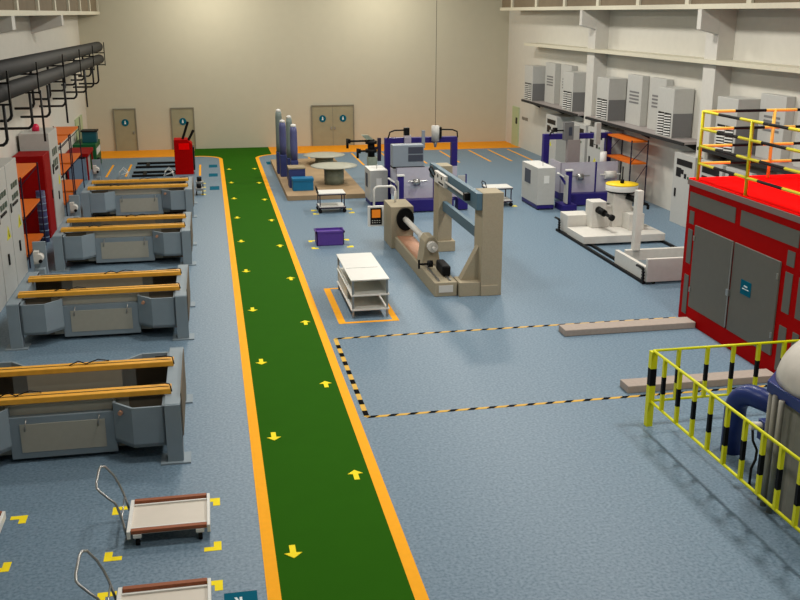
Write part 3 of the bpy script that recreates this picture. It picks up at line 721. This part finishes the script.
# ------------------------------------------------------------ red enclosure
X0,X1=11.58,15.6; Z=3.6
t=thing('red_enclosure','large red enclosure with grey double doors and roof in lit red','enclosure',(13.5,18,0))
MB(t).box(X0,X1,12.4,21.92,.0,3.44).build('body','red',t,.01)
MB(t).box(X0-.03,X1+.03,12.37,21.95,3.44,3.57).build('cornice','cornice',t)
MB(t).box(X0-.01,X1,12.4,21.93,3.57,3.6).build('roof','redb',t)
for m0 in (0,-4.75):
    for a,c in ((19.64,21.8),(17.15,19.4)): MB(t).box(X0-.015,X0,a+m0,c+m0,2.93,3.28).build('upper_panel','ltgrey',t)
    ds=[]
    for a,c in ((19.58,21.38),(17.66,19.5)):
        d=MB(t).box(X0-.04,X0,a+m0,c+m0,.45,2.52).build('door','ltgrey',t,.006); ds.append(d)
        hy = c+m0-.03 if a>19 else a+m0+.03
        m=MB(t)
        for z in (.9,2.2): m.cyl((X0-.05,hy,z-.06),(X0-.05,hy,z+.06),.025,8)
        m.build('hinge','steel',d)
    m=MB(t); m.cyl((X0-.06,19.54+m0,.5),(X0-.06,19.54+m0,2.5),.015,8); m.box(X0-.09,X0-.04,19.5+m0,19.6+m0,1.25,1.4); m.build('lock_bar','steel',ds[0])
    s=MB(t).box(X0-.05,X0-.04,18.64+m0,19.06+m0,1.45,1.78).build('door_sticker','teal',ds[1])
    m=MB(t); m.box(X0-.055,X0-.05,18.72+m0,18.98+m0,1.58,1.60); m.box(X0-.055,X0-.05,18.78+m0,18.92+m0,1.64,1.67); m.build('sticker_text','tealw',s)
    for a,c in ((21.52,21.74),(17.22,17.48)):
        for z0,z1_ in ((2.5,2.82),(1.5,2.36),(.2,1.2)): MB(t).box(X0-.015,X0,a+m0,c+m0,z0,z1_).build('narrow_panel','ltgrey',t)
# railing on the roof
t=thing('roof_railing','yellow and black four bar safety railing on the red roof','railing',(13,18,Z))
def seg_tube(mb,p,q,r,L,first=0,n=8,off=0.):
    p=Vector(p);q=Vector(q);T=(q-p).length;d=(q-p)/T;s=0;k=first;e=L+off
    while s<T-1e-4:
        e=min(e,T); mb.m(k%2); mb.cyl(p+d*s,p+d*e,r,n); s=e; e=s+L; k+=1
    return mb
for z in (5.24,4.83,4.42,4.0):
    m=MB(t); seg_tube(m,(11.62,21.6,z),(11.62,12.6,z),.035,.95,0,8,-.2); m.build('rail_bar',['saf','black'],t)
    m=MB(t); seg_tube(m,(11.62,21.6,z),(15.45,21.6,z),.035,.82,0,8,.0); m.build('rail_bar',['safo','black'],t)
for x,y,c in ((11.62,21.6,'saf'),(11.62,19.4,'saf'),(11.62,17.2,'saf'),(11.62,15.0,'saf'),(11.62,12.7,'saf'),(13.5,21.6,'safo'),(15.4,21.6,'safo')):
    MB(t).cyl((x,y,3.6),(x,y,5.26),.04,10).build('rail_post',c,t)

# concrete beams
for (x0,y0,y1,l) in ((8.16,20.95,21.42,'long concrete beam on the floor running to the red enclosure corner'),(8.14,17.24,17.66,'concrete beam on the floor behind the yellow fence')):
    t=thing('concrete_beam',l,'concrete beam',(x0,y0,0),'concrete beams in front of the red enclosure')
    xe=X0-.02 if y0>20 else 11.5
    m=MB(t); m.box(x0,xe,y0,y1,0,.16); m.build('body','conc',t,.015)

# ------------------------------------------------------------ yellow and black fence
FX,FY=7.86,15.68
t=thing('safety_fence','yellow and black safety fence around the blue flanged vessel','fence',(FX,FY,0))
m=MB(t)
for (z0,z1_,k) in ((0,.82,0),(.82,1.16,1),(1.16,1.49,0)): m.m(k).box(FX-.06,FX+.06,FY-.06,FY+.06,z0,z1_)
m.build('corner_post',['fence','black'],t)
for z in (1.5,.5):
    MB(t).cyl((FX,FY,z),(FX,9.6,z),.026,10).build('rail','fence',t)
    MB(t).cyl((FX,FY,z),(11.4,FY,z),.026,10).build('rail','fence',t)
def bal(x,y,full=False):
    m=MB(t); w=.032
    for (z0,z1_,k) in ((0 if full else .5,.83,0),(.83,1.16,1),(1.16,1.49,0)): m.m(k).box(x-w,x+w,y-w,y+w,z0,z1_)
    m.build('baluster',['fence','black'],t)
for y in (15.2,14.62,14.05,13.5,12.97,12.44,11.93,11.45,10.96,10.45): bal(FX,y)
for x in (8.37,8.95,9.48,10.0,10.53,11.0): bal(x,FY)
for x,y in ((FX,9.6),(11.4,FY)):
    m=MB(t)
    for (z0,z1_,k) in ((0,.82,0),(.82,1.16,1),(1.16,1.49,0)): m.m(k).box(x-.06,x+.06,y-.06,y+.06,z0,z1_)
    m.build('end_post',['fence','black'],t)

# vessel
VX,VY=9.62,12.15
t=thing('pressure_vessel','grey clad vessel with blue flange and white dome inside the fence','vessel',(VX,VY,0))
m=MB(t); n=48
prof=[]
P=[(VX+(1.2+(.03 if k%2 else 0))*math.cos(2*PI*k/n),VY+(1.2+(.03 if k%2 else 0))*math.sin(2*PI*k/n)) for k in range(n)]
m.prism(P,0,1.85); m.build('cladding','vess',t)
m=MB(t); m.lathe([(1.42,1.84),(1.42,2.02),(1.3,2.02)],(VX,VY,0),8,False); m.build('flange','blue',t,.01)
m=MB(t); m.lathe([(1.29*math.cos(a),2.0+.95*math.sin(a)) for a in [PI/2*k/12 for k in range(12)]]+[(.02,2.95)],(VX,VY,0),36); m.build('dome','dome',t)
for x,y in ((8.36,12.62),(8.30,12.42),(8.27,12.2)):
    MB(t).cyl((x,y,0),(x,y,1.88),.045,12).build('standpipe','vess',t)
pts=[(8.83,14.35,0),(8.83,14.35,.8)]
d=Vector((.37,-1.07,0)); d.normalize()
for k in range(1,9):
    a=PI/2*k/8; pts.append((8.83+d.x*.38*(1-math.cos(a)),14.35+d.y*.38*(1-math.cos(a)),.8+.38*math.sin(a)))
pts.append((8.83+d.x*1.1,14.35+d.y*1.1,1.18))
m=MB(t); m.tube(pts,.19,20); m.build('inlet_pipe','blue',t)
m=MB(t); m.box(8.62,8.86,13.0,13.3,.75,1.1); m.build('junction_box','blue',t,.01)
m=MB(t); m.cyl((8.45,13.25,1.0),(8.65,13.2,1.0),.07,12); m.build('sensor','offw',t)
m=MB(t); m.tube([(8.5,13.25,.95),(8.5,13.2,.75),(8.56,13.15,.6),(8.52,13.1,.45),(8.46,13.1,.3),(8.46,13.1,0)],.022,8); m.build('signal_cable','cable',t)

# ------------------------------------------------------------ far left centre: red machine, black rails, wire carts, hoses
t=thing('red_lift_machine','red box machine with two slanted black bars near the back wall','machine',(-1.28,48,0))
MB(t).prism([(-1.72,0),(-.86,0),(-.86,1.45),(-1.1,1.68),(-1.72,1.68)],47.7,48.6,'y').build('body','red',t,.02)
m=MB(t); m.box(-.86,-.78,47.75,48.5,.2,1.3); m.build('side_cover','slot',t)
for x in (-1.22,-.98):
    m=MB(t); m.cyl((x-.2,47.95,1.35),(x+.22,47.95,2.5-.4*(x>-1.1)),.06,8); m.build('lever_bar','black',t)
m=MB(t); m.box(-1.5,-1.0,47.68,47.7,1.2,1.5); m.build('front_plate','redb',t)
t=thing('ground_rails','black steel rails lying on the floor before the left door','rails',(-2.8,49.5,0))
for y in (47.4,48.5,50.2,51.5): MB(t).box(-3.75,-1.75,y-.08,y+.08,0,.1).build('rail','black',t)
for y0,y1 in ((47.4,48.5),(50.2,51.5)): MB(t).box(-3.25,-3.1,y0,y1,0,.1).build('sleeper','black',t)
for n,(x,y,l) in enumerate(((-4.35,46.9,'white wire frame stand behind the farthest tank, beside the left wall'),(-2.25,46.6,'white wire frame stand beside the red box machine'))):
    t=thing('wire_stand',l,'stand',(x,y,0),'white wire stands')
    for a in (0,.5):
        m=MB(); m.tube([(0,a,0),(.08,a,.3),(.25,a,.48),(.42,a,.3),(.5,a,0)],.014,6); m.build('frame','white',t)
    m=MB(); m.tube([(.08,0,.3),(.08,.5,.3)],.02,6); m.tube([(.42,0,.3),(.42,.5,.3)],.02,6); m.tube([(0,.25,.1),(.5,.25,.3)],.02,6); m.build('cross_wire','white',t)
for n,(y,l) in enumerate(((43.9,'dark hand tool cart just right of the farthest tank, farther one'),(42.1,'dark hand tool cart just right of the farthest tank, nearer one'))):
    t=thing('tool_cart',l,'cart',(-.5,y,0),'dark little carts beside the farthest tank')
    t.scale=(.75,.75,.75)
    MB().box(-.3,.15,-.3,.3,.25,.4).build('tray','steel',t,.01)
    m=MB()
    for x in (-.25,.1):
        for yy in (-.25,.25): m.cyl((x-.03,yy,.12),(x+.03,yy,.12),.12,12)
    m.build('wheels','black',t)
    m=MB(); m.cyl((-.1,-.1,.4),(-.1,-.1,.65),.14,12); m.build('pot','black',t)

# ------------------------------------------------------------ lights: two rows of high bay lamps
def area(x,y,z,size,pw,col=(1,.955,.88),rot=(0,0,0),spread=PI):
    l=bpy.data.lights.new('high_bay','AREA'); l.shape='DISK'; l.size=size; l.energy=pw; l.color=col; l.spread=spread
    o=bpy.data.objects.new('high_bay_light',l); C.objects.link(o); o.location=(x,y,z); o.rotation_euler=rot
for y,p in ((7,330),(15,520),(23,560),(31,560),(39,570),(47,450)):
    for x,k in ((1.0,.72),(11.2,1.05)): area(x,y,10.6,1.4,p*k)
for x,p in ((0.3,600),(9.8,560)):
    l=bpy.data.lights.new('wall_lamp','POINT'); l.shadow_soft_size=.3; l.energy=p; l.color=(1,.94,.82)
    o=bpy.data.objects.new('wall_lamp_light',l); C.objects.link(o); o.location=(x,53.3,8.8)
w=bpy.data.worlds.new('w'); SC.world=w; w.use_nodes=True
w.node_tree.nodes['Background'].inputs[0].default_value=(.8,.85,1,1); w.node_tree.nodes['Background'].inputs[1].default_value=.05

# ------------------------------------------------------------ camera
F=966.; phi=math.atan(287/F); yaw=math.atan(197/math.hypot(287,F))
cam=bpy.data.cameras.new('camera'); co=bpy.data.objects.new('camera',cam); C.objects.link(co)
cam.sensor_width=36; cam.lens=36*F/800; cam.clip_end=300
co.location=(0,0,7.5); co.rotation_euler=(PI/2-phi,0,-yaw)
SC.camera=co
vs=SC.view_settings; vs.view_transform='Standard'; vs.look='None'; vs.gamma=1; vs.exposure=0; vs.use_curve_mapping=False
